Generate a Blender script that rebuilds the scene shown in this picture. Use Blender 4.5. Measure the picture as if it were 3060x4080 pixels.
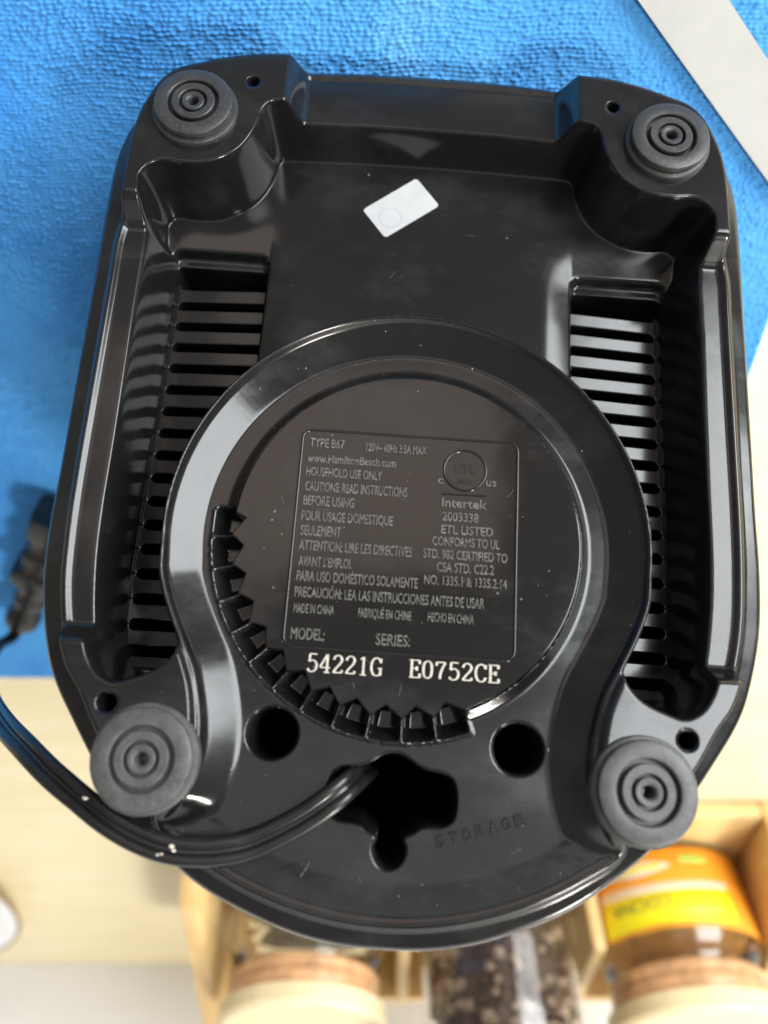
import bpy, bmesh, math, random
import numpy as np
from mathutils import Matrix, Vector
random.seed(7); rng = np.random.default_rng(7)
MM = 0.001
scene = bpy.context.scene
for o in list(bpy.data.objects):
    bpy.data.objects.remove(o)

# ------------------------------------------------------------------ camera
PITCH = math.radians(41.0)
CAM_H = 0.245
cam_d = bpy.data.cameras.new("camera")
cam = bpy.data.objects.new("camera", cam_d)
scene.collection.objects.link(cam)
cam.location = (0, 0, CAM_H)
cam.rotation_euler = (-PITCH, 0, 0)
cam_d.sensor_fit = 'VERTICAL'
cam_d.sensor_height = 36.0
cam_d.sensor_width = 27.0
cam_d.lens = 27.016
cam_d.clip_start = 0.01
cam_d.clip_end = 60.0
cam_d.dof.use_dof = True
cam_d.dof.focus_distance = 0.183
cam_d.dof.aperture_fstop = 7.6
scene.camera = cam

# ------------------------------------------------------------------ light
world = bpy.data.worlds.new("World")
scene.world = world
world.use_nodes = True
wn = world.node_tree.nodes
wn["Background"].inputs[0].default_value = (0.92, 0.86, 0.80, 1)
wn["Background"].inputs[1].default_value = 0.32

def area_lamp(name, loc, target, sx, sy, power, color, shape='RECTANGLE'):
    d = bpy.data.lights.new(name, 'AREA')
    d.shape = shape; d.size = sx; d.size_y = sy
    d.energy = power; d.color = color
    o = bpy.data.objects.new(name, d)
    scene.collection.objects.link(o)
    o.location = loc
    v = Vector(target) - Vector(loc)
    o.rotation_euler = v.to_track_quat('-Z', 'Y').to_euler()
    return o
# window light from the right behind the camera, a ceiling lamp, two added reflection lamps
area_lamp("window_light", (0.945, 0.795, 0.56), (0, -0.15, 0.12), 1.00, 1.04, 40.0, (0.94, 0.98, 1.0))
area_lamp("room_reflection_fill", (-0.12, 1.74, 0.58), (0, -0.12, 0.10), 1.06, 0.60, 2.6, (1.0, 0.80, 0.68))  # added lamp, stands in for the warm unseen room in the plastic's reflections
area_lamp("ceiling_reflection_fill", (0.0, 1.29, 1.42), (0, -0.12, 0.10), 1.7, 0.62, 2.5, (0.90, 0.96, 1.0))  # added panel that gives the lower deck a cool ceiling reflection
area_lamp("ceiling_lamp", (0.85, -0.45, 1.50), (0.05, -0.3, 0), 0.30, 0.30, 20.0, (1.0, 0.95, 0.86), 'DISK')

scene.view_settings.view_transform = 'Standard'
scene.view_settings.look = 'None'
scene.view_settings.exposure = 0.0
scene.view_settings.gamma = 1.0
scene.view_settings.use_curve_mapping = False
scene.render.engine = 'CYCLES'

# ------------------------------------------------------------------ helpers
COL = scene.collection
def link(o, parent=None):
    COL.objects.link(o)
    if parent is not None:
        o.parent = parent
    return o
def tag(o, label=None, cat=None, group=None, kind=None):
    if label: o["label"] = label
    if cat: o["category"] = cat
    if group: o["group"] = group
    if kind: o["kind"] = kind
    return o
def empty(name, mat=None, parent=None):
    o = bpy.data.objects.new(name, None)
    o.empty_display_size = 0.02
    link(o, parent)
    if mat is not None:
        o.matrix_world = mat
    return o
def mesh_obj(name, me, mat, parent=None, smooth=True):
    o = bpy.data.objects.new(name, me)
    if mat is not None and len(me.materials) == 0:
        me.materials.append(mat)
    if smooth:
        me.polygons.foreach_set("use_smooth", np.ones(len(me.polygons), bool))
    return link(o, parent)
def from_np(name, V, F, mat, parent=None, smooth=True):
    """V (n,3) in metres, F (m,4) quads."""
    me = bpy.data.meshes.new(name)
    V = np.asarray(V, np.float32); F = np.asarray(F, np.int32)
    me.vertices.add(len(V)); me.vertices.foreach_set("co", V.ravel())
    k = F.shape[1]
    me.loops.add(F.size); me.loops.foreach_set("vertex_index", F.ravel())
    me.polygons.add(len(F))
    me.polygons.foreach_set("loop_start", np.arange(0, F.size, k, dtype=np.int32))
    me.polygons.foreach_set("loop_total", np.full(len(F), k, np.int32))
    me.update(calc_edges=True); me.validate()
    return mesh_obj(name, me, mat, parent, smooth)
def pyd(name, V, F, mat, parent=None, smooth=False):
    me = bpy.data.meshes.new(name); me.from_pydata(V, [], F); me.update()
    return mesh_obj(name, me, mat, parent, smooth)
def bm_obj(name, bm, mat, parent=None, smooth=False):
    me = bpy.data.meshes.new(name); bm.normal_update(); bm.to_mesh(me); bm.free()
    return mesh_obj(name, me, mat, parent, smooth)
def shade_auto(o, deg=35):
    me = o.data
    me.polygons.foreach_set("use_smooth", np.ones(len(me.polygons), bool))
    try: me.set_sharp_from_angle(angle=math.radians(deg))
    except Exception: pass
    return o
def box_bm(bm, lo, hi, bev=0.0):
    r = bmesh.ops.create_cube(bm, size=1.0)
    c = [(a+b)/2 for a, b in zip(lo, hi)]; s = [b-a for a, b in zip(lo, hi)]
    for v in r["verts"]:
        v.co = Vector((c[0]+v.co.x*s[0], c[1]+v.co.y*s[1], c[2]+v.co.z*s[2]))
    if bev > 0:
        es = list({e for v in r["verts"] for e in v.link_edges})
        bmesh.ops.bevel(bm, geom=es, offset=bev, segments=2, profile=0.5, affect='EDGES')
def box(name, lo, hi, mat, parent=None, bev=0.0):
    bm = bmesh.new(); box_bm(bm, lo, hi, bev)
    return shade_auto(bm_obj(name, bm, mat, parent))
def lathe(name, prof, mat, parent=None, n=64, smooth=True, sharp=40):
    """prof: (r, z) list; r==0 allowed at the ends."""
    V = []; F = []; rings = []
    for r, z in prof:
        if r <= 1e-9:
            rings.append([len(V)]); V.append((0, 0, z))
        else:
            rings.append(list(range(len(V), len(V)+n)))
            for i in range(n):
                a = 2*math.pi*i/n
                V.append((r*math.cos(a), r*math.sin(a), z))
    for A, B in zip(rings[:-1], rings[1:]):
        for i in range(n):
            j = (i+1) % n
            if len(A) == 1 and len(B) == 1: continue
            if len(A) == 1: F.append((A[0], B[j], B[i]))
            elif len(B) == 1: F.append((A[i], A[j], B[0]))
            else: F.append((A[i], A[j], B[j], B[i]))
    o = pyd(name, V, F, mat, parent, smooth)
    bm = bmesh.new(); bm.from_mesh(o.data); bmesh.ops.recalc_face_normals(bm, faces=bm.faces); bm.to_mesh(o.data); bm.free()
    if smooth: shade_auto(o, sharp)
    return o
def catmull(P, closed=False, n=6):
    P = [np.array(p, float) for p in P]; out = []
    N = len(P)
    for i in range(N if closed else N-1):
        p1, p2 = P[i], P[(i+1) % N]
        p0 = P[i-1] if (closed or i > 0) else 2*p1-p2
        p3 = P[(i+2) % N] if (closed or i+2 < N) else 2*p2-p1
        d1 = max(np.linalg.norm(p1-p0), 1e-9)**.5; d2 = max(np.linalg.norm(p2-p1), 1e-9)**.5; d3 = max(np.linalg.norm(p3-p2), 1e-9)**.5
        m1 = (p1-p0)/d1-(p2-p0)/(d1+d2)+(p2-p1)/d2
        m2 = (p2-p1)/d2-(p3-p1)/(d2+d3)+(p3-p2)/d3
        m1 = m1*d2; m2 = m2*d2
        for k in range(n):
            t = k/n
            out.append((2*t**3-3*t**2+1)*p1+(t**3-2*t**2+t)*m1+(-2*t**3+3*t**2)*p2+(t**3-t**2)*m2)
    if not closed: out.append(P[-1])
    return np.array(out)

# ------------------------------------------------------------------ materials
def new_mat(name):
    m = bpy.data.materials.new(name); m.use_nodes = True
    nt = m.node_tree; b = nt.nodes["Principled BSDF"]
    return m, nt, b
def N(nt, typ, **kw):
    n = nt.nodes.new(typ)
    for k, v in kw.items(): setattr(n, k, v)
    return n
def ramp(nt, src, stops):
    r = N(nt, "ShaderNodeValToRGB")
    e = r.color_ramp.elements
    while len(e) < len(stops): e.new(0.5)
    for el, (p, c) in zip(e, stops):
        el.position = p
        el.color = c if len(c) == 4 else (*c, 1)
    nt.links.new(src, r.inputs[0])
    return r
def noise(nt, scale, detail=3, rough=0.5, coord="Object", stretch=None):
    tc = N(nt, "ShaderNodeTexCoord"); mp = N(nt, "ShaderNodeMapping")
    nt.links.new(tc.outputs[coord], mp.inputs[0])
    if stretch: mp.inputs["Scale"].default_value = stretch
    t = N(nt, "ShaderNodeTexNoise"); t.inputs["Scale"].default_value = scale
    t.inputs["Detail"].default_value = detail; t.inputs["Roughness"].default_value = rough
    nt.links.new(mp.outputs[0], t.inputs[0])
    return t
def bump(nt, b, src, strength, dist):
    bp = N(nt, "ShaderNodeBump"); bp.inputs["Strength"].default_value = strength; bp.inputs["Distance"].default_value = dist
    nt.links.new(src, bp.inputs["Height"]); nt.links.new(bp.outputs[0], b.inputs["Normal"])

def plastic(name, base=(0.0085, 0.0085, 0.0088), r0=0.11, r1=0.26, bumpd=0.00006):
    m, nt, b = new_mat(name)
    n1 = noise(nt, 38, 5, 0.6); n2 = noise(nt, 700, 3, 0.6)
    mx = N(nt, "ShaderNodeMath", operation='ADD'); 
    ml = N(nt, "ShaderNodeMath", operation='MULTIPLY'); ml.inputs[1].default_value = 0.25
    nt.links.new(n2.outputs[0], ml.inputs[0]); nt.links.new(n1.outputs[0], mx.inputs[0]); nt.links.new(ml.outputs[0], mx.inputs[1])
    # handling film: patchy smears that dull the gloss and leave a faint grey haze
    n4 = noise(nt, 30, 7, 0.68, stretch=(1.0, 1.7, 1.0))
    sm_ = ramp(nt, n4.outputs[0], [(0.50, (0, 0, 0)), (0.70, (1, 1, 1))])
    mr = N(nt, "ShaderNodeMapRange"); mr.inputs[1].default_value = 0.42; mr.inputs[2].default_value = 0.82
    mr.inputs[3].default_value = r0; mr.inputs[4].default_value = r0+(r1-r0)*0.4
    nt.links.new(mx.outputs[0], mr.inputs[0])
    ma = N(nt, "ShaderNodeMath", operation='MULTIPLY_ADD'); ma.inputs[1].default_value = (r1-r0)*0.55
    nt.links.new(sm_.outputs[0], ma.inputs[0]); nt.links.new(mr.outputs[0], ma.inputs[2]); nt.links.new(ma.outputs[0], b.inputs["Roughness"])
    mc = N(nt, "ShaderNodeMixRGB"); mc.inputs[1].default_value = (*base, 1); mc.inputs[2].default_value = tuple(c*1.5+0.007 for c in base)+(1,)
    nt.links.new(sm_.outputs[0], mc.inputs[0]); nt.links.new(mc.outputs[0], b.inputs["Base Color"])
    b.inputs["IOR"].default_value = 1.52
    n3 = noise(nt, 60, 2, 0.4)
    bump(nt, b, n3.outputs[0], 0.35, bumpd*6)
    return m
M_PLASTIC = plastic("black_gloss_plastic", r1=0.30)
M_HOUSING = plastic("black_housing_plastic", (0.007, 0.007, 0.007), 0.12, 0.28)
M_HUB = plastic("black_hub_plastic", (0.009, 0.0082, 0.0078), 0.08, 0.24)

def simple(name, col, rough=0.5, var=0.0, scale=80, spec=0.5):
    m, nt, b = new_mat(name)
    b.inputs["Roughness"].default_value = rough
    b.inputs["Specular IOR Level"].default_value = spec
    if var:
        t = noise(nt, scale, 4, 0.6)
        lo = tuple(c*(1-var) for c in col); hi = tuple(min(1, c*(1+var)) for c in col)
        r = ramp(nt, t.outputs[0], [(0.3, lo), (0.7, hi)])
        nt.links.new(r.outputs[0], b.inputs["Base Color"])
    else:
        b.inputs["Base Color"].default_value = (*col, 1)
    return m
def rubber_mat(name, c0, c1, rough):
    m, nt, b = new_mat(name)
    t = noise(nt, 260, 6, 0.7); t2 = noise(nt, 1900, 2, 0.5)
    r = ramp(nt, t.outputs[0], [(0.3, (c0, c0, c0)), (0.75, (c1, c1, c1))])
    mixn = N(nt, "ShaderNodeMixRGB"); mixn.inputs[2].default_value = (0.30, 0.30, 0.30, 1)
    sp = ramp(nt, t2.outputs[0], [(0.70, (0, 0, 0)), (0.78, (1, 1, 1))])
    nt.links.new(sp.outputs[0], mixn.inputs[0]); nt.links.new(r.outputs[0], mixn.inputs[1])
    nt.links.new(mixn.outputs[0], b.inputs["Base Color"])
    b.inputs["Roughness"].default_value = rough
    bump(nt, b, t2.outputs[0], 0.25, 0.0002)
    return m
M_RUBBER = rubber_mat("black_rubber", 0.020, 0.048, 0.42)
M_RUBBER_W = rubber_mat("worn_grey_rubber", 0.040, 0.105, 0.46)
M_CORD = simple("black_pvc_cord", (0.012, 0.012, 0.012), 0.26, 0.3, 200)
M_HOLE = simple("painted_dark_interior", (0.002, 0.002, 0.002), 0.9, spec=0.0)
M_TEXT = simple("glint_lightened_lettering", (0.10, 0.097, 0.09), 0.28, 0.6, 900)  # lighter than the hub: edge glints put into the letter colour
M_PRINT = simple("cream_print_ink", (0.47, 0.45, 0.39), 0.6, 0.25, 900)
M_STICKER = simple("white_sticker_paper", (0.47, 0.48, 0.485), 0.45, 0.05, 300)
M_STICKER_INK = simple("pale_grey_ink", (0.38, 0.38, 0.38), 0.6)
M_CRUMB = simple("pale_crumb", (0.62, 0.56, 0.48), 0.8, 0.3, 400)
M_DUST = simple("light_dust", (0.20, 0.20, 0.20), 0.9, spec=0.0)

# ================================================================== BLENDER BASE
# pose of the upturned base: it lies on its sloping front, underside leaning up to the lens
R_b = Matrix(((0.99767412, 0.06348183, 0.02482767),
              (-0.06781799, 0.9610852, 0.26779836),
              (-0.00686118, -0.26885925, 0.96315504)))
t_b = Vector((7.47983268, 28.51817808, -170.07158995))*MM
R_c = Matrix.Rotation(-PITCH, 3, 'X')
M_BASE = Matrix.Translation(R_c @ t_b + Vector((0, 0, CAM_H))) @ (R_c @ R_b).to_4x4()
base = empty("blender_base", M_BASE)
tag(base, "upturned black plastic blender base lying on the towel, its underside facing up", "blender base")

def half_poly(pts, n=5):
    """pts run from the axis x=0 on the right half back to x=0; returned as the right half, smooth."""
    full = [(-x, y) for x, y in reversed(pts) if x > 0.01]
    P = list(pts)+full
    return catmull(P, closed=True, n=n)
def sdf(P, X, Y):
    """signed distance, positive inside"""
    d2 = np.full(X.shape, 1e9); ins = np.zeros(X.shape, bool)
    x0, y0 = P[:, 0], P[:, 1]; x1, y1 = np.roll(x0, -1), np.roll(y0, -1)
    for a, b, c, d in zip(x0, y0, x1, y1):
        ex, ey = c-a, d-b; L = ex*ex+ey*ey
        if L < 1e-12: continue
        t = np.clip(((X-a)*ex+(Y-b)*ey)/L, 0, 1)
        q = (X-a-t*ex)**2+(Y-b-t*ey)**2
        np.minimum(d2, q, out=d2)
        if b != d:
            cross = ((b > Y) != (d > Y)) & (X < ex*(Y-b)/ey+a)
            ins ^= cross
    s = np.sqrt(d2)
    return np.where(ins, s, -s)
def sp(x, r):
    return np.where(x < -r, 0, np.where(x > r, x, (x+r)**2/(4*r)))
def wall(d, w, r=0.35):
    return (sp(d, r)-sp(d-w, r))/w
def sm(t):
    t = np.clip(t, 0, 1); return t*t*(3-2*t)

OUT = [(0, 97.2), (18, 96.9), (33, 95.8), (45, 93.9), (54, 91.9), (62, 89.2), (68.5, 86.2), (73, 82.6), (76.6, 78.4), (79.3, 72.8), (81.2, 64.5), (81.6, 50), (81.4, 30),
       (81.2, 0), (81.0, -20), (81.0, -36), (79.9, -49.2), (76.4, -62.8), (73.6, -69), (68.6, -76.6), (63, -84.5), (57.3, -92), (46.5, -101.2), (37.2, -107.3), (27.6, -111.5), (17.6, -114.7), (8.5, -116.2), (0, -116.5)]
RIM = [(0, 94.3), (18, 94.2), (33, 93.4), (45, 92.2), (53.5, 90.4), (61, 87.8), (66.6, 85.4), (70.4, 81), (72.6, 76), (74.2, 71), (75.2, 64), (75.4, 56), (75.6, 46), (76.4, 38), (76.3, 28),
       (76.2, 12), (76.1, -8), (76.0, -23), (75.6, -36), (74.6, -48), (72.4, -58), (69.2, -65.9), (65.5, -71), (61, -78.4), (55, -86.2), (48.2, -93.6), (39.6, -100.2), (27.2, -106.3), (13.2, -110.2), (0, -111.5)]
PAD_T = [(28, 94.2), (38.4, 92.6), (45, 92.2), (53.5, 90.4), (61, 87.8), (66.6, 85.4), (70.4, 81), (72.6, 76), (74.2, 71), (75.2, 64), (75.4, 56), (75.4, 46), (75.6, 36), (66, 36), (60, 50), (40, 60), (28, 74)]
PAD_B = [(75.2, -52), (72.4, -58), (69.2, -65.9), (65.5, -71), (61, -78.4), (55, -86.2), (48.2, -93.4), (44.5, -92), (41.5, -88), (40.2, -83), (39.8, -78), (40.2, -73.6), (41.4, -68), (42.8, -64.3), (45, -60), (50, -55), (62, -52)]
CC = (0.0, -33.3); RR = 52.9
arc = [(RR*math.cos(math.radians(a)), CC[1]+RR*math.sin(math.radians(a))) for a in range(-8, 90, 7)]   # right side going up
DECK = [(0, CC[1]+RR)]+[(x, y) for x, y in reversed(arc)]+[(51.9, -44.7), (50.2, -49.7), (48.0, -54.5), (45.3, -59.6), (42.8, -64.3), (41.4, -68.5), (40.2, -73.6), (39.7, -78.1), (40.0, -82.6), (41.6, -88), (44.6, -92.2), (46.6, -94.6), (39, -100.0), (27, -105.8), (13.2, -109.6), (0, -110.8)]
RO = RR+0.4
arc2 = [(RO*math.cos(math.radians(a)), CC[1]+RO*math.sin(math.radians(a))) for a in range(-6, 90, 8)]
RECESS = [(0, 77.6), (18, 77.4), (33, 76.9), (37.5, 76.8), (40.8, 75.9), (42.5, 73.4), (43.2, 69.8), (44.8, 65), (47.3, 61), (51.3, 58), (55.5, 56.4), (60.4, 56), (65.6, 56.3), (68.6, 54.6), (70.1, 52.1), (69.9, 47.5), (69.1, 39.4),
          (69.0, 25), (68.7, 8), (68.4, -14), (68.3, -32), (67.7, -43), (66.2, -54), (64.6, -60.6), (63.5, -63.4), (61.3, -66.4), (58, -68), (54.4, -67.1), (50, -65.2), (47.6, -63), (46.4, -60.6), (48.8, -55), (51.0, -50), (52.7, -44.5)]
RECESS += arc2+[(0, CC[1]+RO)]
KEY = [(0, -79.2), (2.1, -79.7), (4.4, -81.2), (6.6, -82.1), (9.7, -82.6), (11.6, -83.3), (12.4, -85), (12.6, -88), (12.1, -90.8), (10.5, -91.8), (8.1, -92), (6.0, -92.4), (4.4, -93.5), (2.7, -94.3), (2.1, -95.3), (2.8, -97), (2.3, -98.9), (1.2, -100.2), (0, -100.6)]

H = 0.3
xs = np.arange(0, 82.6+H, H); ys = np.arange(-118, 98.5, H)
X, Y = np.meshgrid(xs, ys)
dO = sdf(half_poly(OUT, 4), X, Y)
dR = sdf(half_poly(RIM, 4), X, Y)
dPT = sdf(catmull(PAD_T, True, 4), X, Y)
dPB = sdf(catmull(PAD_B, True, 4), X, Y)
dD = sdf(half_poly(DECK, 4), X, Y)
dRec = sdf(half_poly(RECESS, 4), X, Y)
dK = sdf(half_poly(KEY, 4), X, Y)
# outer shoulder
Z = -16.5+3.4*np.sqrt(1-(1-np.clip(dO/1.3, 0, 1))**2)+1.6*np.clip(dO/5, 0, 1)
Z = np.maximum(Z, -60)
lip = wall(dR+0.2, 0.5, 0.3)*(1-wall(dR-1.3, 0.5, 0.3))
Z = Z+0.9*lip
# corner pads that carry the feet, ramping down to the side and top rails
rampT = sm((Y-41.6)/6.0)*sm((X-32.6)/5.4)
pT = wall(dPT, 1.1, 0.35)*rampT
rampB = sm((-56.2-Y)/4.6)
pB = wall(dPB, 1.1, 0.35)*rampB
Z = Z+(-3.6-Z)*np.maximum(pT, pB)
# cord well: rim lip at pad height, coving down to the deck
wl = sm((Y+96)/7)
top = -5.0*wl-10.2*(1-wl)
near = wall(dD+1.5, 0.8, 0.3)*(Y < 40)
Z = np.where(Y < 40, Z+(np.maximum(top, Z)-Z)*near, Z)
cv = 0.27*wall(dD-0.42, 0.55, 0.25)+0.73*wall(dD-1.1, 6.4, 0.6)   # crisp lip, then the sloping bowl
zd = top+(-11.2-top)*cv
Z = np.where(dD > 0, zd, Z)
# deep recess round the motor
FL = -22.6-1.8*np.clip((X-31)/9.4, 0, 1)**2*sm((57-Y)/18)
dRecW = 1.7+1.4*sm((X-60)/5)*sm((46-Y)/4)*sm((Y+58)/4)
Z = Z+(FL-Z)*wall(dRec, dRecW, 0.4)
# vent panels
def rrect(x0, x1, y0, y1, r):
    cx, cy, hx, hy = (x0+x1)/2, (y0+y1)/2, (x1-x0)/2-r, (y1-y0)/2-r
    qx, qy = np.abs(X-cx)-hx, np.abs(Y-cy)-hy
    return -(np.hypot(np.maximum(qx, 0), np.maximum(qy, 0))+np.minimum(np.maximum(qx, qy), 0)-r)
VX0, VX1 = 40.4, 64.4
dV = np.minimum(rrect(VX0, 66.0, -66.5, 45.2, 2.4), dRec-1.6)
Z = Z+(np.minimum(-26.6, Z)-Z)*wall(dV, 0.9, 0.3)
dVo = np.minimum(rrect(VX0+0.5, VX1, -63.6, 41.0, 1.2), dRec-1.9)
Z = Z+(-52-Z)*wall(dVo, 0.5, 0.2)
# openings
def hole(d, depth, w=0.5, r=0.25):
    global Z
    Z = Z+(depth-Z)*wall(d, w, r)
hole(4.8-np.hypot(X-25.7, Y+76.3), -46, 0.5, 0.35)
hole(1.25-np.hypot(X-45.9, Y-81.8), -24, 0.4, 0.2)
hole(1.6-np.hypot(X-58.3, Y+72.4), -24, 0.4, 0.2)
hole(dK, -46, 0.6, 0.45)
# mirror to the full width
Zf = np.hstack([Z[:, :0:-1], Z]); Xf = np.hstack([-X[:, :0:-1], X]); Yf = np.hstack([Y[:, :0:-1], Y]); dOf = np.hstack([dO[:, :0:-1], dO])
# socket for the round hub, with a pit between each pair of teeth
rad = np.hypot(Xf-CC[0], Yf-CC[1]); ang = np.degrees(np.arctan2(Yf-CC[1], Xf-CC[0])) % 360
chamf = -9.2-2.0*np.clip((rad-38.2)/2.6, 0, 1)
Zf = np.where((rad < 43.3), np.where(rad > 38.0, chamf, -24.0), Zf)
TIP0, TIPP, NT = 182.6, 9.88, 12
k = (ang-TIP0)/TIPP
inz = (k > -0.95) & (k < NT-1+0.05) & (rad < 43.4) & (rad > 34)
u = np.abs(k-np.round(k))*TIPP*np.pi/180*rad
pit = np.minimum(np.clip((u-0.12)/1.5, 0, 1), np.clip((43.35-rad)/2.6, 0, 1))
pz = -10.2-5.5*pit**0.9
gate = np.minimum(sm((k+0.95)/0.06), sm((NT-0.95-k)/0.06))
Zf = np.where(inz, Zf+(pz-Zf)*gate*(rad > 36), Zf)
# assemble, snapping the border onto the outline
ny, nx = Zf.shape
gy, gx = np.gradient(dOf, H)
gl = np.hypot(gx, gy)+1e-9
snap = (dOf < 0.16) & (dOf > -0.36)
Xs = np.where(snap, Xf-dOf*gx/gl, Xf); Ys = np.where(snap, Yf-dOf*gy/gl, Yf)
keepv = dOf > -0.30
ids = np.arange(ny*nx).reshape(ny, nx)
q = np.stack([ids[:-1, :-1], ids[:-1, 1:], ids[1:, 1:], ids[1:, :-1]], -1)
kq = keepv[:-1, :-1] & keepv[:-1, 1:] & keepv[1:, 1:] & keepv[1:, :-1]
q = q[kq]
used = np.unique(q); remap = -np.ones(ny*nx, np.int64); remap[used] = np.arange(len(used))
V = np.stack([Xs.ravel(), Ys.ravel(), Zf.ravel()], 1)[used]*MM
cover = from_np("bottom_cover", V, remap[q], M_PLASTIC, base)
# faces deep in the openings are coloured near-black in place of shade
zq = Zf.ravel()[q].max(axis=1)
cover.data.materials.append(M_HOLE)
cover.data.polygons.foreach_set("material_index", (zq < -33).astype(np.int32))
# shading normals from the smoothed slope, so the drafted walls shade evenly
def blur3(a):
    p = np.pad(a, 1, mode='edge')
    return (p[:-2, 1:-1]+p[2:, 1:-1]+p[1:-1, :-2]+p[1:-1, 2:]+2*p[1:-1, 1:-1]
            + 0.5*(p[:-2, :-2]+p[2:, 2:]+p[:-2, 2:]+p[2:, :-2]))/8.0
gzy, gzx = np.gradient(blur3(Zf), H)
gzy, gzx = blur3(gzy), blur3(gzx)
nn_ = np.stack([-gzx, -gzy, np.ones_like(gzx)], -1)
nn_ /= np.linalg.norm(nn_, axis=-1, keepdims=True)
nn_ = nn_.reshape(-1, 3)[used]
cover.data.normals_split_custom_set_from_vertices(nn_.astype(np.float32))

# housing behind the cover: tapers to the round jar seat
oc = half_poly(OUT, 4)
def body_ring(h):
    s = np.clip((h-7)/96.0, 0, 1)
    th = np.arctan2(oc[:, 1]+12, oc[:, 0])
    tgt = np.stack([46*np.cos(th), -52+46*np.sin(th)], 1)
    inset = 0.35+0.7*np.clip(h/8, 0, 1)
    c = oc.copy(); n = c-np.array([0, -12.]); n /= np.linalg.norm(n, axis=1)[:, None]
    c = c-n*inset
    return c*(1-s)+tgt*s
hs = [0, 1.5, 4, 7, 12, 22, 36, 52, 70, 88, 103, 106, 122]
VV = []; m_ = len(oc)
for h in hs:
    r = body_ring(h)
    if h >= 106: r = np.array([0, -52.])+(r-np.array([0, -52.]))*0.9
    VV += [(x*MM, y*MM, (-16.3-h)*MM) for x, y in r]
VV.append((0, -0.052, (-16.3-122)*MM))
FF = []
for i in range(len(hs)-1):
    for j in range(m_):
        FF.append((i*m_+j, i*m_+(j+1) % m_, (i+1)*m_+(j+1) % m_, (i+1)*m_+j))
for j in range(m_):
    FF.append(((len(hs)-1)*m_+j, (len(hs)-1)*m_+(j+1) % m_, len(VV)-1))
housing = shade_auto(pyd("housing", VV, FF, M_HOUSING, base), 50)

# vent slats
def ring_x(y):
    dy = abs(y-CC[1])
    return math.sqrt(max(0, RO**2-dy*dy)) if y > -44 else 53.0-(-44-y)*0.36
pitch = 6.08
for side in (-1, 1):
    for i in range(18):
        yc = 37.2-pitch*i+pitch/2
        if i == 0: continue
        x0 = max(VX0-0.2, min(62, ring_x(yc)-1.0)); x1 = VX1+0.5
        bm = bmesh.new()
        hw = pitch/2-1.28; g = pitch/2-0.02-hw
        # plan outline: straight bar flaring to its neighbours at the outer end (rounded slot ends)
        up_ = [(x0, hw)]+[(x1-1.0-g+g*math.sin(a_), hw+g*(1-math.cos(a_))) for a_ in np.linspace(0, math.pi/2, 5)]+[(x1, hw+g)]
        plan = up_+[(x_, -y_) for x_, y_ in reversed(up_)]
        tp = [bm.verts.new((side*x_*MM, (yc+y_)*MM, (-26.55+0.055*y_-(x_-x0)*0.085)*MM)) for x_, y_ in plan]
        ftop = bm.faces.new(tp)
        r_ = bmesh.ops.extrude_face_region(bm, geom=[ftop])
        for v in r_["geom"]:
            if isinstance(v, bmesh.types.BMVert): v.co.z -= 3.0*MM
        bmesh.ops.recalc_face_normals(bm, faces=bm.faces)
        ee = [e for e in bm.edges if all(v in tp for v in e.verts) and abs(e.verts[0].co.y-e.verts[1].co.y) < 3*MM and len(e.link_faces) == 2]
        bmesh.ops.bevel(bm, geom=ee, offset=0.3*MM, segments=2, profile=0.5, affect='EDGES')
        bm_obj("vent_slat", bm, M_PLASTIC, cover)

# hub disc with saw teeth on its lower left edge
bm = bmesh.new(); pts = []
a_ = 176.8
zz = []
for i in range(NT):
    zz.append((176.8+TIPP*1.004*i, 36.0)); zz.append((TIP0+TIPP*i, 38.6))
a0 = 176.0
for a in np.arange(zz[-1][0]+2.0, 360+176.0, 2.0): pts.append((38.3, a))
for a, r in zz: pts.append((r, a))
loop = [(r*math.cos(math.radians(a)), CC[1]+r*math.sin(math.radians(a))) for r, a in pts]
vs = [bm.verts.new((x*MM, y*MM, -8.0*MM)) for x, y in loop]
f = bm.faces.new(vs)
ret = bmesh.ops.extrude_face_region(bm, geom=[f])
nv = [e for e in ret["geom"] if isinstance(e, bmesh.types.BMVert)]
for v in nv: v.co.z = -23*MM
bmesh.ops.recalc_face_normals(bm, faces=bm.faces)
topf = [f for f in bm.faces if all(abs(v.co.z+8*MM) < 1e-6 for v in f.verts)]
es = list({e for f in topf for e in f.edges})
bmesh.ops.bevel(bm, geom=es, offset=0.35*MM, segments=2, profile=0.5, affect='EDGES')
hub = shade_auto(bm_obj("cord_hub_disc", bm, M_HUB, base), 28)
for p in hub.data.polygons:
    if len(p.vertices) > 20: p.use_smooth = False
ZH = -8.0

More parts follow.
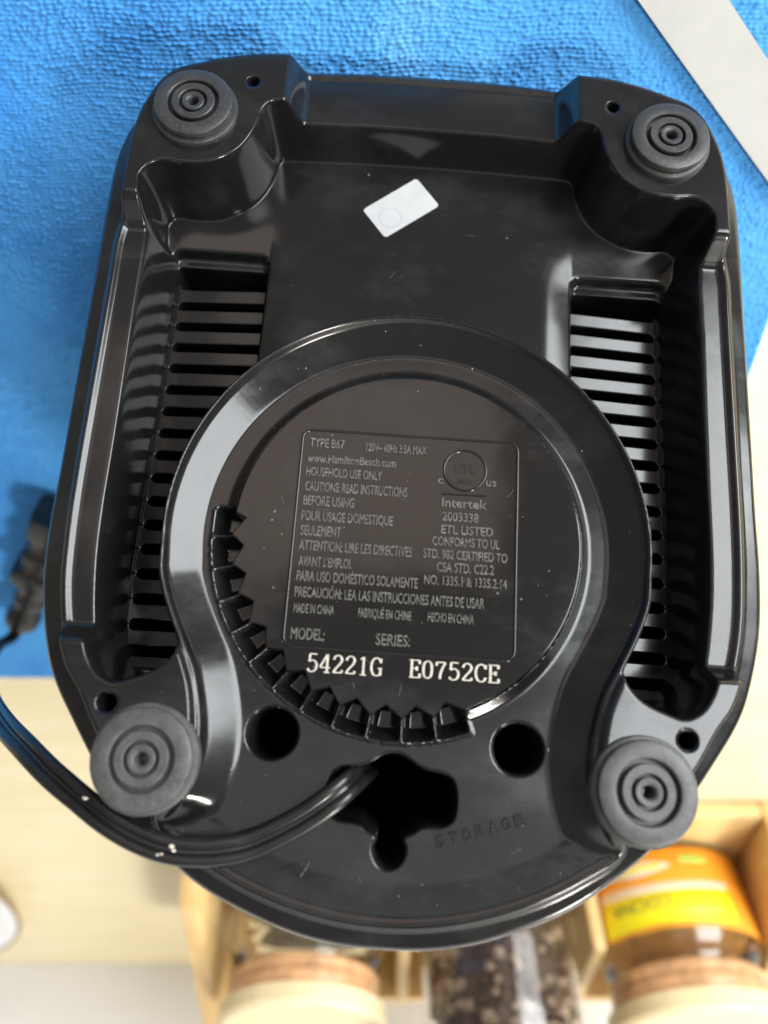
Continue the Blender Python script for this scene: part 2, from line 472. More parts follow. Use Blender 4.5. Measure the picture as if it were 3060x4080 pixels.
def ridge(name, path, w, h, z, mat, parent, closed=True):
    """low rounded bead along a path in the plane"""
    P = np.array(path, float); n = len(P); V = []; F = []
    for i in range(n):
        a = P[i-1] if (closed or i) else P[i]; b = P[(i+1) % n] if (closed or i < n-1) else P[i]
        t = (b-a)/np.linalg.norm(b-a); nn = np.array([-t[1], t[0]])
        for o_, hh in ((-.5, -0.15), (-.3, h*.8), (0, h), (.3, h*.8), (.5, -0.15)):
            p = P[i]+nn*o_*w; V.append((p[0]*MM, p[1]*MM, (z+hh)*MM))
    for i in range(n if closed else n-1):
        for j in range(4):
            F.append((i*5+j, i*5+j+1, ((i+1) % n)*5+j+1, ((i+1) % n)*5+j))
    o = pyd(name, V, F, mat, parent, True)
    return o
def rr_path(x0, x1, y0, y1, r, n=6):
    out = []
    for cx, cy, a0 in ((x1-r, y1-r, 0), (x0+r, y1-r, 90), (x0+r, y0+r, 180), (x1-r, y0+r, 270)):
        for i in range(n+1):
            a = math.radians(a0+90*i/n); out.append((cx+r*math.cos(a), cy+r*math.sin(a)))
    return out
ridge("label_border", rr_path(-25.0, 24.0, -58.6, -9.6, 2.2), 0.75, 0.3, ZH, M_HUB, hub)

def text_mesh(name, s, x0, x1, yb, cap, z, mat, parent, ext=0.22, bev=0.07, rot=None, weight=0.0):
    cu = bpy.data.curves.new("t", 'FONT'); cu.body = s; cu.size = 1.0
    cu.offset = weight; cu.resolution_u = 3
    cu.extrude = 0.0
    tmp = bpy.data.objects.new("t", cu)
    me0 = bpy.data.meshes.new_from_object(tmp)
    co = np.array([v.co[:] for v in me0.vertices])
    w = co[:, 0].max()-co[:, 0].min(); hgt = 0.729
    sx = (x1-x0)/w; sy = cap/hgt
    minx = co[:, 0].min()
    bpy.data.meshes.remove(me0)
    # extrude and bevel are given in font units
    cu.extrude = ext/sy; cu.bevel_depth = bev/sy; cu.bevel_resolution = 0
    me = bpy.data.meshes.new_from_object(tmp)
    me.name = name
    for v in me.vertices:
        v.co = Vector(((x0+(v.co.x-minx)*sx)*MM, (yb+v.co.y*sy)*MM, (z+v.co.z*sy)*MM))
    bpy.data.objects.remove(tmp); bpy.data.curves.remove(cu)
    me.materials.clear()
    return mesh_obj(name, me, mat, parent, False)
LINES = [
    ('TYPE B67', -23.3, -15.5, -13.7, 2.2), ('120V~ 60Hz 3.5A MAX', -10.5, 3.1, -13.8, 2.0),
    ('www.HamiltonBeach.com', -23.5, -3.6, -17.3, 2.0), ('HOUSEHOLD USE ONLY', -23.5, -6.6, -20.6, 2.2),
    ('CAUTIONS: READ INSTRUCTIONS', -23.4, -0.7, -24.1, 2.3), ('BEFORE USING', -23.5, -12.3, -27.4, 2.3),
    ('POUR USAGE DOMESTIQUE', -23.6, -3.5, -30.9, 2.3), ('SEULEMENT', -23.5, -14.7, -34.3, 2.4),
    ('ATTENTION: LIRE LES DIRECTIVES', -23.5, 1.1, -37.6, 2.3), ("AVANT L'EMPLOI.", -23.3, -11.8, -41.1, 2.2),
    ('PARA USO DOM\u00c9STICO SOLAMENTE', -23.4, 2.7, -44.4, 2.3), ('PRECAUCI\u00d3N: LEA LAS INSTRUCCIONES ANTES DE USAR', -23.5, 17.2, -47.9, 2.3),
    ('MADE IN CHINA', -23.4, -14.8, -51.3, 2.0), ('FABRIQU\u00c9 EN CHINE', -9.6, 1.7, -51.4, 2.0), ('HECHO EN CHINA', 5.3, 15.1, -51.3, 2.0),
    ('MODEL:', -23.5, -16.4, -56.9, 2.5), ('SERIES:', -5.5, 1.7, -57.0, 2.5),
    ('c', 6.0, 7.2, -20.4, 1.9), ('us', 16.9, 19.1, -20.2, 1.9), ('Intertek', 7.2, 17.0, -25.7, 2.2), ('2003338', 7.4, 15.4, -28.9, 2.1),
    ('ETL LISTED', 7.3, 18.7, -31.8, 2.0), ('CONFORMS TO UL', 5.5, 20.2, -34.6, 2.1), ('STD. 982 CERTIFIED TO', 3.6, 22.0, -37.5, 2.1),
    ('CSA STD. C22.2', 6.7, 19.1, -40.4, 2.2), ('NO. 1335.1 & 1335.2.14', 4.1, 22.0, -43.3, 2.1)]
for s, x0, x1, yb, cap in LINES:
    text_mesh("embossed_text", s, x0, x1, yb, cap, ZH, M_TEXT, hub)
ridge("listing_mark_ring", [(12.1+4.75*math.cos(math.radians(a)), -16.9+4.75*math.sin(math.radians(a))) for a in range(0, 360, 8)], 0.7, 0.3, ZH, M_HUB, hub)
text_mesh("embossed_text", "ETL", 9.7, 14.6, -17.4, 2.0, ZH, M_HUB, hub, 0.12, 0.05)
text_mesh("embossed_text", "LISTED", 10.2, 14.0, -20.0, 1.0, ZH, M_HUB, hub, 0.12, 0.03)
ridge("underline_bar", [(7.3, -22.7), (10, -22.7), (14, -22.65), (17.0, -22.6)], 0.5, 0.28, ZH, M_HUB, hub, False)

# printed serial code in broad-nib serif figures
GL = {
 '5': [[(.58, .98), (.18, .98)], [(.17, .98), (.15, .56)], [(.15, .56), (.30, .64), (.46, .60), (.58, .44), (.58, .26), (.48, .08), (.30, .02), (.14, .07), (.10, .18)]],
 '4': [[(.44, 1.0), (.06, .30)], [(.05, .28), (.64, .28)], [(.46, 1.0), (.46, .02)], [(.30, .02), (.62, .02)]],
 '2': [[(.10, .74), (.16, .90), (.32, .98), (.50, .92), (.57, .75), (.48, .54), (.28, .32), (.10, .06)], [(.08, .05), (.58, .05)], [(.57, .05), (.60, .20)]],
 '1': [[(.18, .84), (.34, .97)], [(.36, .99), (.36, .02)], [(.18, .02), (.54, .02)]],
 'G': [[(.62, .74), (.56, .90), (.40, .98), (.22, .92), (.10, .68), (.10, .34), (.22, .08), (.40, .02), (.56, .08), (.62, .20)], [(.62, .42), (.62, .04)], [(.46, .42), (.72, .42)], [(.63, .96), (.63, .72)]],
 'E': [[(.17, .98), (.17, .02)], [(.05, .98), (.62, .98)], [(.05, .02), (.64, .02)], [(.17, .52), (.46, .52)], [(.61, .98), (.61, .78)], [(.63, .02), (.63, .24)], [(.46, .64), (.46, .40)]],
 '0': [[(.33, .98), (.16, .88), (.10, .62), (.10, .38), (.16, .12), (.33, .02), (.50, .12), (.56, .38), (.56, .62), (.50, .88), (.33, .98)]],
 '7': [[(.08, .95), (.60, .95)], [(.10, .95), (.08, .74)], [(.58, .94), (.42, .62), (.32, .30), (.29, .02)]],
 'C': [[(.62, .74), (.56, .90), (.40, .98), (.22, .92), (.10, .68), (.10, .34), (.22, .08), (.40, .02), (.56, .08), (.64, .26)], [(.63, .96), (.63, .72)]],
}
def serif_text(s, x0, x1, yb, cap, z, parent):
    adv = (x1-x0)/(len(s)-0.05); V = []; F = []; zl = 0
    for ci, ch in enumerate(s):
        ox = x0+ci*adv
        for st in GL[ch]:
            P = catmull(st, False, 6) if len(st) > 2 else np.array(st, float)
            n = len(P); zl += 0.004; s0 = len(V)
            for i in range(n):
                a, b = P[max(0, i-1)], P[min(n-1, i+1)]
                t = (b-a)/max(1e-9, np.linalg.norm(b-a)); nn = np.array([-t[1], t[0]])
                off = np.array([nn[0]*0.072, nn[1]*0.036])
                for sg in (-1, 1):
                    p = P[i]+sg*off
                    V.append(((ox+p[0]*adv/0.74)*MM, (yb+p[1]*cap)*MM, (z+0.03+zl)*MM))
            for i in range(n-1):
                F.append((s0+2*i, s0+2*i+2, s0+2*i+3, s0+2*i+1))
    return pyd("printed_code", V, F, M_PRINT, parent)
serif_text("54221G", -19.6, -3.8, -63.5, 3.8, ZH, hub)
serif_text("E0752CE", 1.8, 21.0, -63.3, 3.7, ZH, hub)

# STORAGE embossed on the cord deck along an arc, and an arrow mark
for i, ch in enumerate("STORAGE"):
    fr = i/6; x = 9.6+16.2*fr; y = -96.3+4.8*fr
    a = math.radians(8+15*fr)
    o = text_mesh("embossed_letter", ch, 0, 1.7, 0, 2.3, 0, M_PLASTIC, cover, 0.2, 0.1)
    o.location = (x*MM, y*MM, -11.2*MM); o.rotation_euler = (0, 0, a)
ridge("embossed_arrow", [(-26.3, -105.6), (-26.7, -104.5), (-25.4, -103.6), (-23.2, -102.9), (-18.8, -101.1), (-15.8, -100.6), (-18.1, -104.6), (-17.3, -105.6), (-15.6, -106.6)], 0.5, 0.3, -11.2, M_PLASTIC, cover, False)

# rubber feet
FP = [(0, -7.0), (1.15, -6.8), (1.25, -0.5), (1.5, -0.15), (1.8, 0.0), (2.55, 0.0), (2.72, -0.15), (2.8, -1.6), (3.4, -1.6), (3.48, -0.15), (3.65, 0.0), (5.1, 0.0), (5.28, -0.15), (5.35, -1.8), (6.2, -1.8), (6.28, -0.35), (6.5, -0.12), (7.0, -0.05), (9.1, -0.15), (9.6, -0.4), (9.8, -0.8), (9.8, -1.3), (9.45, -1.7), (9.2, -1.9), (9.3, -2.15), (10.3, -2.35), (10.6, -2.7), (10.7, -4.6)]
foot0 = lathe("rubber_foot", [(r*MM, z*MM) for r, z in FP], M_RUBBER, base, 72, True, 35)
feet = [(-59.2, 71.6), (59.2, 71.6), (-49.1, -82.5), (49.1, -82.5)]
for i, (x, y) in enumerate(feet):
    o = foot0
    if i:
        o = foot0.copy(); COL.objects.link(o); o.parent = base
    o.location = (x*MM, y*MM, 0); o.rotation_euler = (0, 0, 0.7*i)
    o.material_slots[0].link = 'OBJECT'; o.material_slots[0].material = M_RUBBER if y > 0 else M_RUBBER_W
    if y < 0: o["label"] = "worn grey rubber foot beside the cord well"

# sticker on the floor of the recess
sc = Vector((-6.25, 62.0)); ex = Vector((14.1, 11.3)).normalized(); ey = Vector((-ex.y, ex.x))
def sticker_part(name, path, z0, z1, mat, parent):
    bm = bmesh.new()
    vs = [bm.verts.new(((sc.x+ex.x*a+ey.x*b)*MM, (sc.y+ex.y*a+ey.y*b)*MM, z1*MM)) for a, b in path]
    f = bm.faces.new(vs)
    r = bmesh.ops.extrude_face_region(bm, geom=[f])
    for v in r["geom"]:
        if isinstance(v, bmesh.types.BMVert): v.co.z = z0*MM
    bmesh.ops.recalc_face_normals(bm, faces=bm.faces)
    return bm_obj(name, bm, mat, parent)
ZS = -22.5
stk = sticker_part("sticker", rr_path(-9.0, 9.0, -5.3, 5.3, 0.9, 4), ZS-0.9, ZS+0.02, M_STICKER, base)
ring_o = [(-4.2+3.1*math.cos(math.radians(a)), -1.0+3.1*math.sin(math.radians(a))) for a in range(0, 360, 12)]
V = []; F = []
for (x, y) in ring_o:
    for kk in (1.0, 0.93):
        a = -4.2+(x+4.2)*kk; b = -1.0+(y+1.0)*kk
        V.append(((sc.x+ex.x*a+ey.x*b)*MM, (sc.y+ex.y*a+ey.y*b)*MM, (ZS+0.04)*MM))
n = len(ring_o)
for i in range(n): F.append((2*i, 2*i+1, 2*((i+1) % n)+1, 2*((i+1) % n)))
pyd("printed_ring", V, F, M_STICKER_INK, stk)

# power cord: flat twin flex out of the keyhole, over the rim, down to the plug on the towel
CP = [(-4.7, -82.3, -26.0), (-7.1, -83.8, -15.0), (-9.3, -85.7, -10.0), (-11.8, -87.9, -8.8), (-18.0, -92.6, -8.8), (-27.4, -97.7, -8.8), (-32.0, -98.9, -8.2), (-37.6, -99.5, -7.6),
      (-43.5, -99.2, -7.4), (-49.7, -97.6, -7.6), (-56.3, -94.8, -8.2), (-62.9, -91.2, -9.7), (-70.4, -87.1, -12.2), (-78.8, -82.7, -18.0), (-89.8, -78.7, -30.9), (-112.0, -71.9, -67.5),
      (-140.1, -62.1, -122.1), (-164.0, -50.5, -178.0), (-168.3, -44.5, -199.0), (-166.0, -39.4, -198.5)]
C = catmull(CP, False, 8)
sec = []
for i in range(19): a = math.radians(-166+332*i/18); sec.append((1.5+1.25*math.cos(a), 1.25*math.sin(a)))
for i in range(19): a = math.radians(14+332*i/18); sec.append((-1.5+1.25*math.cos(a), 1.25*math.sin(a)))
V = []; F = []; ns = len(sec)
nrm = np.array([0, 0, 1.0])
for i in range(len(C)):
    t = C[min(i+1, len(C)-1)]-C[max(i-1, 0)]; t /= np.linalg.norm(t)
    nrm = nrm-t*(nrm @ t); nrm /= np.linalg.norm(nrm)
    if 16 < i < 132:                     # lies flat on the plastic, then hangs with its broad side out
        fl = np.array([0, 0, 1.0]) if i < 90 else np.array([0.5, 0.0, 0.85]); fl = fl-t*(fl @ t); fl /= np.linalg.norm(fl)
        nrm = nrm*0.7+fl*0.3; nrm /= np.linalg.norm(nrm)
    side = np.cross(t, nrm)
    for a, b in sec:
        V.append(tuple((C[i]+side*a+nrm*b)*MM))
for i in range(len(C)-1):
    for j in range(ns):
        F.append((i*ns+j, i*ns+(j+1) % ns, (i+1)*ns+(j+1) % ns, (i+1)*ns+j))
cord = pyd("power_cord", V, F, M_CORD, base, True)
bm = bmesh.new(); bm.from_mesh(cord.data); bmesh.ops.recalc_face_normals(bm, faces=bm.faces); bm.to_mesh(cord.data); bm.free()
shade_auto(cord, 50)
# plug, lying on the towel: strain relief, finger flanges, body, blades
def loft_rr(name, secs, mat, parent):
    """secs: (z, half width, half height, corner)"""
    V = []; F = []; n = None
    for z, hw_, hh_, r in secs:
        p = rr_path(-hw_, hw_, -hh_, hh_, min(r, hw_*.98, hh_*.98), 4); n = len(p)
        V += [(x*MM, y*MM, z*MM) for x, y in p]
    for i in range(len(secs)-1):
        for j in range(n):
            F.append((i*n+j, i*n+(j+1) % n, (i+1)*n+(j+1) % n, (i+1)*n+j))
    F.append(tuple(range(n))[::-1]); F.append(tuple(range((len(secs)-1)*n, len(secs)*n)))
    o = pyd(name, V, F, mat, parent, True)
    return shade_auto(o, 45)
PS = [(-2, 2.2, 2.2, 2), (0, 5.4, 5.4, 5), (3, 7.4, 7.0, 6), (6, 7.8, 7.2, 6), (9, 6.8, 6.4, 5), (10.5, 5.6, 5.6, 4), (13, 5.4, 5.2, 4), (14, 6.8, 6.4, 5), (17.5, 7.2, 6.6, 5), (19, 6.2, 5.8, 4), (25, 7.2, 6.4, 4),
      (27, 10.6, 8.6, 4), (29, 11.4, 9.0, 3), (31.5, 11.4, 9.0, 3), (32.5, 9.0, 7.6, 3), (37, 8.4, 7.4, 3), (38, 9.6, 8.2, 3), (42, 9.8, 8.4, 3), (43, 8.6, 7.6, 3), (48, 8.8, 7.8, 3), (50, 11.2, 9.0, 3), (56, 11.8, 9.2, 3), (58, 11.6, 9.0, 3)]
pa = M_BASE.inverted() @ Vector((-0.1655, -0.268, 0.0148)); pb = M_BASE.inverted() @ Vector((-0.1235, -0.196, 0.0148))
upl = (M_BASE.to_3x3().inverted() @ Vector((0, 0, 1))).normalized()
zx = (pb-pa).normalized(); xx = upl.cross(zx).normalized(); yy = zx.cross(xx)
PS = [(z*1.3, a*0.98, b*0.98, c) for z, a, b, c in PS]
plug = loft_rr("plug", PS, M_CORD, cord)
plug.matrix_local = Matrix.Translation(pa) @ Matrix((xx, yy, zx)).transposed().to_4x4()

# crumbs caught on the flex and dust on the plastic
def crumb(name, x, y, z, s, parent, n=1):
    bm = bmesh.new()
    for i in range(n):
        r = bmesh.ops.create_icosphere(bm, subdivisions=1, radius=s*MM*random.uniform(.6, 1))
        ox, oy = (random.uniform(-1, 1)*s*1.6, random.uniform(-1, 1)*s*1.2) if n > 1 else (0, 0)
        for v in r["verts"]:
            v.co = Vector((v.co.x*random.uniform(.8, 1.5)+(x+ox)*MM, v.co.y*random.uniform(.5, 1.1)+(y+oy)*MM, v.co.z*.5+z*MM))
    return bm_obj(name, bm, M_CRUMB, parent)
crumb("crumb", -41.8, -98.6, -5.8, 0.55, cord, 3)
crumb("crumb", -44.2, -100.4, -5.8, 0.45, cord, 2)
crumb("crumb", -60.6, -90.4, -6.4, 0.5, cord, 2)
bm = bmesh.new()
def level(x, y):
    i = int(round((y-ys[0])/H)); j = int(round((x-Xf[0, 0])/H))
    z = Zf[i, j]
    if math.hypot(x, y-CC[1]) < 36: z = ZH
    return z
cnt = 0
while cnt < 130:
    if random.random() < 0.55: x, y = random.uniform(-50, 50), random.uniform(-108, 18)
    else: x, y = random.uniform(-70, 70), random.uniform(-100, 90)
    i = int(round((y-ys[0])/H)); j = int(round((x-Xf[0, 0])/H))
    if dOf[i, j] < 2: continue
    z = level(x, y)
    if z < -23: continue
    if any((x-fx)**2+(y-fy)**2 < 11.5**2 for fx, fy in feet): 
        if any((x-fx)**2+(y-fy)**2 < 6.6**2 or (x-fx)**2+(y-fy)**2 > 9.4**2 for fx, fy in feet if (x-fx)**2+(y-fy)**2 < 11.5**2): continue
        z = -0.2
    r = random.choice([0.06, 0.08, 0.1, 0.12, 0.2])*random.uniform(.7, 1.2)
    rr = bmesh.ops.create_icosphere(bm, subdivisions=1, radius=r*MM)
    st = random.uniform(1, 2.0); a = random.uniform(0, 6.28)
    for v in rr["verts"]:
        vx, vy = v.co.x*st, v.co.y
        v.co = Vector((vx*math.cos(a)-vy*math.sin(a)+x*MM, vx*math.sin(a)+vy*math.cos(a)+y*MM, v.co.z*.6+(z+.05)*MM))
    cnt += 1
def fibre(x, y, L, a):
    """short curled lint fibre"""
    n = 7; cv_ = random.uniform(-1.4, 1.4); px, py = x, y; prev = None
    for k_ in range(n):
        i = int(round((py-ys[0])/H)); j = int(round((px-Xf[0, 0])/H)); z = level(px, py)+0.09
        w = 0.032; nx_, ny_ = -math.sin(a), math.cos(a)
        cur = [bm.verts.new(((px+nx_*w*sg)*MM, (py+ny_*w*sg)*MM, (z+(0.05 if sg == 0 else 0))*MM)) for sg in (-1, 0, 1)]
        if prev:
            bm.faces.new((prev[0], prev[1], cur[1], cur[0])); bm.faces.new((prev[1], prev[2], cur[2], cur[1]))
        prev = cur; a += cv_/n; px += math.cos(a)*L/n; py += math.sin(a)*L/n
for k_ in range(26):
    fx_, fy_ = random.uniform(-34, 34), random.uniform(-106, -4)
    if level(fx_, fy_) < -13: continue
    fibre(fx_, fy_, random.uniform(1.0, 3.2), random.uniform(0, 6.28))
for fx_, fy_ in ((-49, -92), (44, -88.4), (40, 20), (-8, 40), (14, 55)):
    fibre(fx_, fy_, random.uniform(2.0, 3.5), random.uniform(0, 6.28))
dust = bm_obj("dust_specks", bm, M_DUST, base); tag(dust, kind="stuff")

# ================================================================== SETTING
def wood_mat(name, c0, c1, rough=0.5, scale=14, stretch=(1, 8, 8)):
    m, nt, b = new_mat(name)
    t = noise(nt, scale, 5, 0.6, stretch=stretch)
    r = ramp(nt, t.outputs[0], [(0.3, c0), (0.7, c1)])
    nt.links.new(r.outputs[0], b.inputs["Base Color"]); b.inputs["Roughness"].default_value = rough
    return m
M_COUNTER = wood_mat("cream_worktop", (0.74, 0.63, 0.39), (0.83, 0.74, 0.51), 0.4, 6, (2, 12, 2))
M_WALL = simple("white_wall_paint", (0.78, 0.77, 0.76), 0.6, 0.03, 8)
M_WOOD = wood_mat("honey_wood", (0.62, 0.40, 0.15), (0.78, 0.56, 0.26), 0.45, 30, (1, 1, 7))
M_LID = wood_mat("pale_bamboo", (0.78, 0.63, 0.36), (0.86, 0.72, 0.46), 0.5, 40, (1, 10, 1))

box("counter", (-3, -0.7292, -0.04), (3, 0.032, 0.0), M_COUNTER); tag(bpy.data.objects["counter"], kind="structure")
box("wall", (-3, -0.80, -0.04), (3, -0.7295, 1.6), M_WALL); tag(bpy.data.objects["wall"], kind="structure")

# towel
def towel_mat():
    m, nt, b = new_mat("blue_terry")
    t = noise(nt, 11, 5, 0.6); g = N(nt, "ShaderNodeNewGeometry")
    r = ramp(nt, t.outputs[0], [(0.28, (0.036, 0.22, 0.60)), (0.60, (0.085, 0.35, 0.76)), (0.78, (0.19, 0.50, 0.82))])
    nt.links.new(r.outputs[0], b.inputs["Base Color"])
    b.inputs["Roughness"].default_value = 0.85; b.inputs["Specular IOR Level"].default_value = 0.2
    b.inputs["Sheen Weight"].default_value = 0.35; b.inputs["Sheen Roughness"].default_value = 0.4
    b.inputs["Sheen Tint"].default_value = (0.6, 0.82, 1, 1)
    n2 = noise(nt, 2600, 2, 0.6)
    bump(nt, b, n2.outputs[0], 0.5, 0.0004)
    return m
tx = np.concatenate([np.linspace(-0.46, -0.212, 40), np.arange(-0.210, 0.1330, 0.00042), [0.1335]])
ty = np.concatenate([np.linspace(0.028, -0.012, 20), np.arange(-0.014, -0.130, -0.00031), np.arange(-0.130, -0.3250, -0.00052), [-0.3256]])
TX, TY = np.meshgrid(tx, ty)
def waves(X, Y, lam, n, seed):
    r = np.random.default_rng(seed); o = np.zeros_like(X)
    for i in range(n):
        a = r.uniform(0, np.pi); k_ = 2*np.pi/(lam*r.uniform(.6, 1.6)); o += np.sin((X*np.cos(a)+Y*np.sin(a))*k_+r.uniform(0, 6.28))
    return o/math.sqrt(n)
P_ = 0.00112
yw = TY+0.00045*waves(TX, TY, 0.035, 5, 1)+0.00010*waves(TX, TY, 0.005, 4, 2)
row = np.floor(yw/P_); fy = yw/P_-row
rr1 = np.modf(np.abs(np.sin(row*12.9898)*43758.5453))[0]
q_ = 0.0018*(0.8+0.5*rr1)
xw = TX+0.0004*waves(TX, TY, 0.009, 5, 3)
cellf = xw/q_+rr1*17; cell = np.floor(cellf); fx = cellf-cell
rr2 = np.modf(np.abs(np.sin(row*78.233+cell*37.719)*24634.6345))[0]
hgt = np.sin(np.pi*fy)**0.6*np.sin(np.pi*fx)**0.35*(0.35+0.85*rr2)
patch = 0.75+0.25*waves(TX, TY, 0.05, 5, 4)
TZ = 0.0040-0.0020+0.0012*hgt*np.clip(patch, .35, 1.2)+0.0004*waves(TX, TY, 0.09, 5, 5)
ed = np.minimum(0.1335-TX, TY+0.3256)
TZ = TZ*sm(ed/0.0022+0.02)+0.0002
ny, nx = TX.shape; ids = np.arange(ny*nx).reshape(ny, nx)
q = np.stack([ids[:-1, :-1], ids[1:, :-1], ids[1:, 1:], ids[:-1, 1:]], -1).reshape(-1, 4)
towel = from_np("towel", np.stack([TX.ravel(), TY.ravel(), TZ.ravel()], 1), q, towel_mat())
tag(towel, "bright blue terry towel spread on the worktop under the blender base", "towel")

# paper strip
pd = Vector((0.0496, -0.0464, 0)).normalized(); pn = Vector((pd.y, -pd.x, 0))
if pn.x < 0: pn = -pn
p0 = Vector((0.0667, -0.031, 0))-pd*0.06
M_PAPER = simple("white_paper", (0.45, 0.45, 0.43), 0.7, 0.05, 60)
bm = bmesh.new(); rows_ = []
for i in range(21):
    s = i/20*0.17; z = 0.0052+0.0006*math.sin(i*0.5)
    a = p0+pd*s; b_ = a+pn*0.0163
    rows_.append([bm.verts.new((a.x, a.y, z)), bm.verts.new((b_.x, b_.y, z+0.0003)), bm.verts.new((b_.x, b_.y, z+0.0001)), bm.verts.new((a.x, a.y, z-0.0002))])
for A, B in zip(rows_[:-1], rows_[1:]):
    for j in range(4): bm.faces.new((A[j], A[(j+1) % 4], B[(j+1) % 4], B[j]))
bm.faces.new(rows_[0][::-1]); bm.faces.new(rows_[-1])
bmesh.ops.recalc_face_normals(bm, faces=bm.faces)
strip = bm_obj("paper_strip", bm, M_PAPER)
tag(strip, "long white paper strip lying diagonally across the blue towel", "paper strip")

# ------------------------------------------------------------------ jar rack
rack = empty("jar_rack", Matrix.Translation((0.06, -0.53, 0)))
tag(rack, "honey coloured wooden rack on the worktop holding three glass jars", "rack")
def rbox(name, lo, hi, bev=0.002):
    o = box(name, lo, hi, M_WOOD, None, bev); o.parent = rack; o.matrix_parent_inverse = Matrix.Translation((-0.06, 0.53, 0)); return o
rbox("base_board", (-0.1065, -0.606, 0.001), (0.2340, -0.452, 0.011))
def side_panel(x0, x1):
    prof = [(-0.452, 0.001), (-0.452, 0.050), (-0.456, 0.058), (-0.575, 0.086), (-0.592, 0.088), (-0.602, 0.080), (-0.606, 0.068), (-0.606, 0.001)]
    bm = bmesh.new()
    a = [bm.verts.new((x0, y, z)) for y, z in prof]; b_ = [bm.verts.new((x1, y, z)) for y, z in prof]
    n = len(prof)
    for j in range(n): bm.faces.new((a[j], a[(j+1) % n], b_[(j+1) % n], b_[j]))
    bm.faces.new(a[::-1]); bm.faces.new(b_)
    bmesh.ops.recalc_face_normals(bm, faces=bm.faces)
    bmesh.ops.bevel(bm, geom=list(bm.edges), offset=0.0012, segments=2, profile=0.5, affect='EDGES')
    o = bm_obj("side_panel", bm, M_WOOD, rack); o.matrix_parent_inverse = Matrix.Translation((-0.06, 0.53, 0)); shade_auto(o)
side_panel(-0.1180, -0.1070); side_panel(0.2345, 0.2455)
rbox("back_rail", (-0.1065, -0.606, 0.030), (0.2340, -0.598, 0.066))
rbox("divider", (0.0080, -0.597, 0.0115), (0.0160, -0.500, 0.070)); rbox("divider", (0.1260, -0.597, 0.0115), (0.1340, -0.500, 0.070))

def glass_mat():
    m, nt, b = new_mat("clear_glass")
    b.inputs["Transmission Weight"].default_value = 1.0; b.inputs["Roughness"].default_value = 0.02; b.inputs["IOR"].default_value = 1.45
    b.inputs["Base Color"].default_value = (0.97, 0.95, 0.92, 1)
    return m
M_GLASS = glass_mat()
M_SEAL = simple("copper_brown_seal", (0.60, 0.34, 0.17), 0.35, 0.3, 120)
M_SPICE = simple("dark_brown_spice", (0.085, 0.045, 0.030), 0.7, 0.6, 300)
M_OLIVE = simple("dried_herb_mix", (0.36, 0.30, 0.18), 0.8, 0.6, 160)
M_SPICE2 = simple("pale_tan_spice", (0.45, 0.33, 0.24), 0.7, 0.4, 300)
def jar(name, x, y, r, hb, lid, label, fill=None):
    e = empty(name, Matrix.Translation((x, y, 0.0112)))
    tag(e, label, "jar", "glass jars in the wooden rack")
    g = [(0, 0.0), (r-.004, 0.0), (r-.001, 0.002), (r, 0.006), (r, hb-.012), (r-.003, hb-.006), (r-.007, hb-.002), (r-.008, hb+.004), (r-.0105, hb+.004), (r-.0105, hb-.003), (r-.0035, hb-.013), (r-.003, 0.006), (r-.005, 0.004), (0, 0.004)]
    lathe("glass_body", g, M_GLASS, e, 56)
    if lid:
        lathe("seal_ring", [(r-.0078, hb+.0003), (r-.0045, hb+.0003), (r-.003, hb+.0025), (r-.0034, hb+.0062), (r-.0052, hb+.0075), (r-.0034, hb+.0088), (r-.003, hb+.012), (r-.0045, hb+.0155), (r-.0115, hb+.0155), (r-.0115, hb+.0045), (r-.0078, hb+.0045)], M_SEAL, e, 56)
        lathe("wooden_lid", [(0, hb+.0158), (r-.002, hb+.0158), (r+.0012, hb+.0172), (r+.0015, hb+.026), (r-.001, hb+.0285), (0, hb+.0288)], M_LID, e, 64)
    return e
jy = -0.530
j1 = jar("spice_jar", -0.0485, jy, 0.0485, 0.064, True, "leftmost glass jar with pale wooden lid and olive dried herbs inside")
lathe("herb_fill", [(0, 0.0045), (0.0448, 0.0062), (0.0448, 0.026), (0.03, 0.029), (0, 0.030)], M_OLIVE, j1, 40)
j2 = jar("spice_jar", 0.0710, jy, 0.0475, 0.130, True, "tall middle glass jar full of dark brown peppercorns and spices")
lathe("spice_core", [(0, 0.0045), (0.038, 0.0062), (0.038, 0.110), (0, 0.114)], M_SPICE, j2, 40)
for mat_, nm, cnt_ in ((M_SPICE, "dark_spice_pieces", 420), (M_SPICE2, "pale_spice_pieces", 230)):
    bm = bmesh.new()
    for i in range(cnt_):
        a = random.uniform(0, 6.28); z = random.uniform(0.007, 0.108); s = random.uniform(0.003, 0.0052)
        rr = bmesh.ops.create_icosphere(bm, subdivisions=1, radius=s)
        rad_ = 0.0440-s*1.05
        st = random.uniform(.7, 1.0)
        for v in rr["verts"]:
            v.co = Vector((v.co.x*st+rad_*math.cos(a), v.co.y*st+rad_*math.sin(a), v.co.z*st+z))
    o = bm_obj(nm, bm, mat_, j2, True); tag(o, kind="stuff")
j3 = jar("spice_jar", 0.1860, jy, 0.0500, 0.067, True, "rightmost glass jar with orange and yellow label and pale wooden lid")
lathe("powder_fill", [(0, 0.0045), (0.0455, 0.0062), (0.0455, 0.046), (0.02, 0.050), (0, 0.049)], simple("amber_powder", (0.75, 0.38, 0.08), 0.8, 0.25, 90), j3, 40)

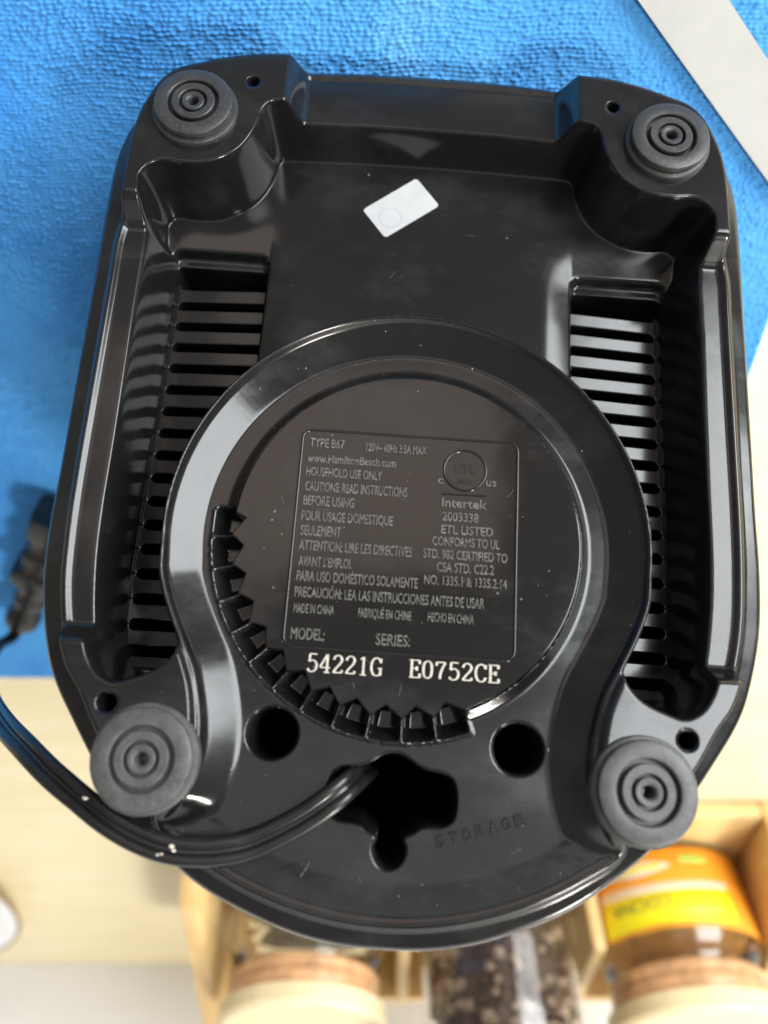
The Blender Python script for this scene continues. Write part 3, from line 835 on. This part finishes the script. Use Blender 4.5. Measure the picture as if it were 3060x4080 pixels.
# printed label wrapped round the right jar
M_ORANGE = simple("orange_label", (0.90, 0.36, 0.025), 0.45, 0.12, 40)
M_YELLOW = simple("yellow_label", (0.92, 0.80, 0.01), 0.45)
M_PALE = simple("pale_label", (0.86, 0.72, 0.58), 0.5)
M_GREEN = simple("green_label", (0.33, 0.52, 0.06), 0.5)
M_INKD = simple("dark_olive_ink", (0.22, 0.24, 0.05), 0.6)
M_INKO = simple("orange_ink", (0.85, 0.45, 0.02), 0.6)
def wrap(name, a0, a1, zlo, zhi, rad_, mat, parent, n=20):
    """curved sheet; zlo/zhi callables of the angle fraction"""
    V = []; F = []
    for i in range(n+1):
        fr = i/n; a = math.radians(a0+(a1-a0)*fr)
        for rd, z in ((rad_, zlo(fr)), (rad_, zhi(fr)), (rad_-.0002, zhi(fr)), (rad_-.0002, zlo(fr))):
            V.append((rd*math.cos(a), rd*math.sin(a), z))
    for i in range(n):
        for j in range(4): F.append((i*4+j, i*4+(j+1) % 4, i*4+4+(j+1) % 4, i*4+4+j))
    return pyd(name, V, F, mat, parent, True)
lab = wrap("paper_label", 12, 160, lambda f: 0.005, lambda f: 0.0525, 0.0503, M_ORANGE, j3, 40)
wrap("pale_band", 60, 158, lambda f: 0.0255-0.002*f+0.002*math.sin(3*f), lambda f: 0.0325-0.001*f+0.002*math.sin(3*f), 0.0506, M_PALE, lab)
wrap("yellow_band", 60, 158, lambda f: 0.0295+0.002*math.sin(3*f), lambda f: 0.0485+0.002*f, 0.0509, M_YELLOW, lab)
wrap("white_oval", 98, 150, lambda f: 0.0165-0.0046*math.sin(math.pi*f), lambda f: 0.0165+0.0046*math.sin(math.pi*f), 0.0506, M_PALE, lab)
wrap("yellow_mark", 106, 134, lambda f: 0.0152, lambda f: 0.0178, 0.0509, M_YELLOW, lab)
wrap("green_mark", 72, 92, lambda f: 0.0105, lambda f: 0.0150, 0.0506, M_GREEN, lab)
def wrap_text(s, a_left, a_right, z0, cap, rad_, mat, parent):
    o = text_mesh("label_text", s, 0, 1, 0, cap*1000, 0, mat, parent, 0.05, 0.0, weight=0.01)
    for v in o.data.vertices:
        a = math.radians(a_left+(a_right-a_left)*v.co.x*1000)
        rd = rad_+v.co.z
        v.co = Vector((rd*math.cos(a), rd*math.sin(a), z0+v.co.y))
    return o
wrap_text("Saz\u00f3n", 66, 98, 0.0345, 0.0075, 0.0511, M_INKO, lab)
wrap_text("COCINA", 104, 148, 0.0345, 0.0070, 0.0511, M_INKD, lab)

# white plate edge at the far left
pl = lathe("dinner_plate", [(0, 0.004), (0.055, 0.004), (0.058, 0.002), (0.062, 0.004), (0.082, 0.011), (0.1035, 0.0155), (0.1045, 0.0165), (0.103, 0.0172), (0.083, 0.0135), (0.062, 0.0068), (0, 0.0065)], simple("white_glaze", (0.80, 0.80, 0.82), 0.2), None, 96)
pl.location = (-0.3745, -0.585, -0.004)
lathe("brown_rim", [(0.1030, 0.0152), (0.1044, 0.0148), (0.1056, 0.0164), (0.1046, 0.0178), (0.1030, 0.0175)], simple("brown_glaze", (0.25, 0.15, 0.06), 0.3), pl, 96)
tag(pl, "edge of a white glazed plate on the worktop at the far left", "plate")
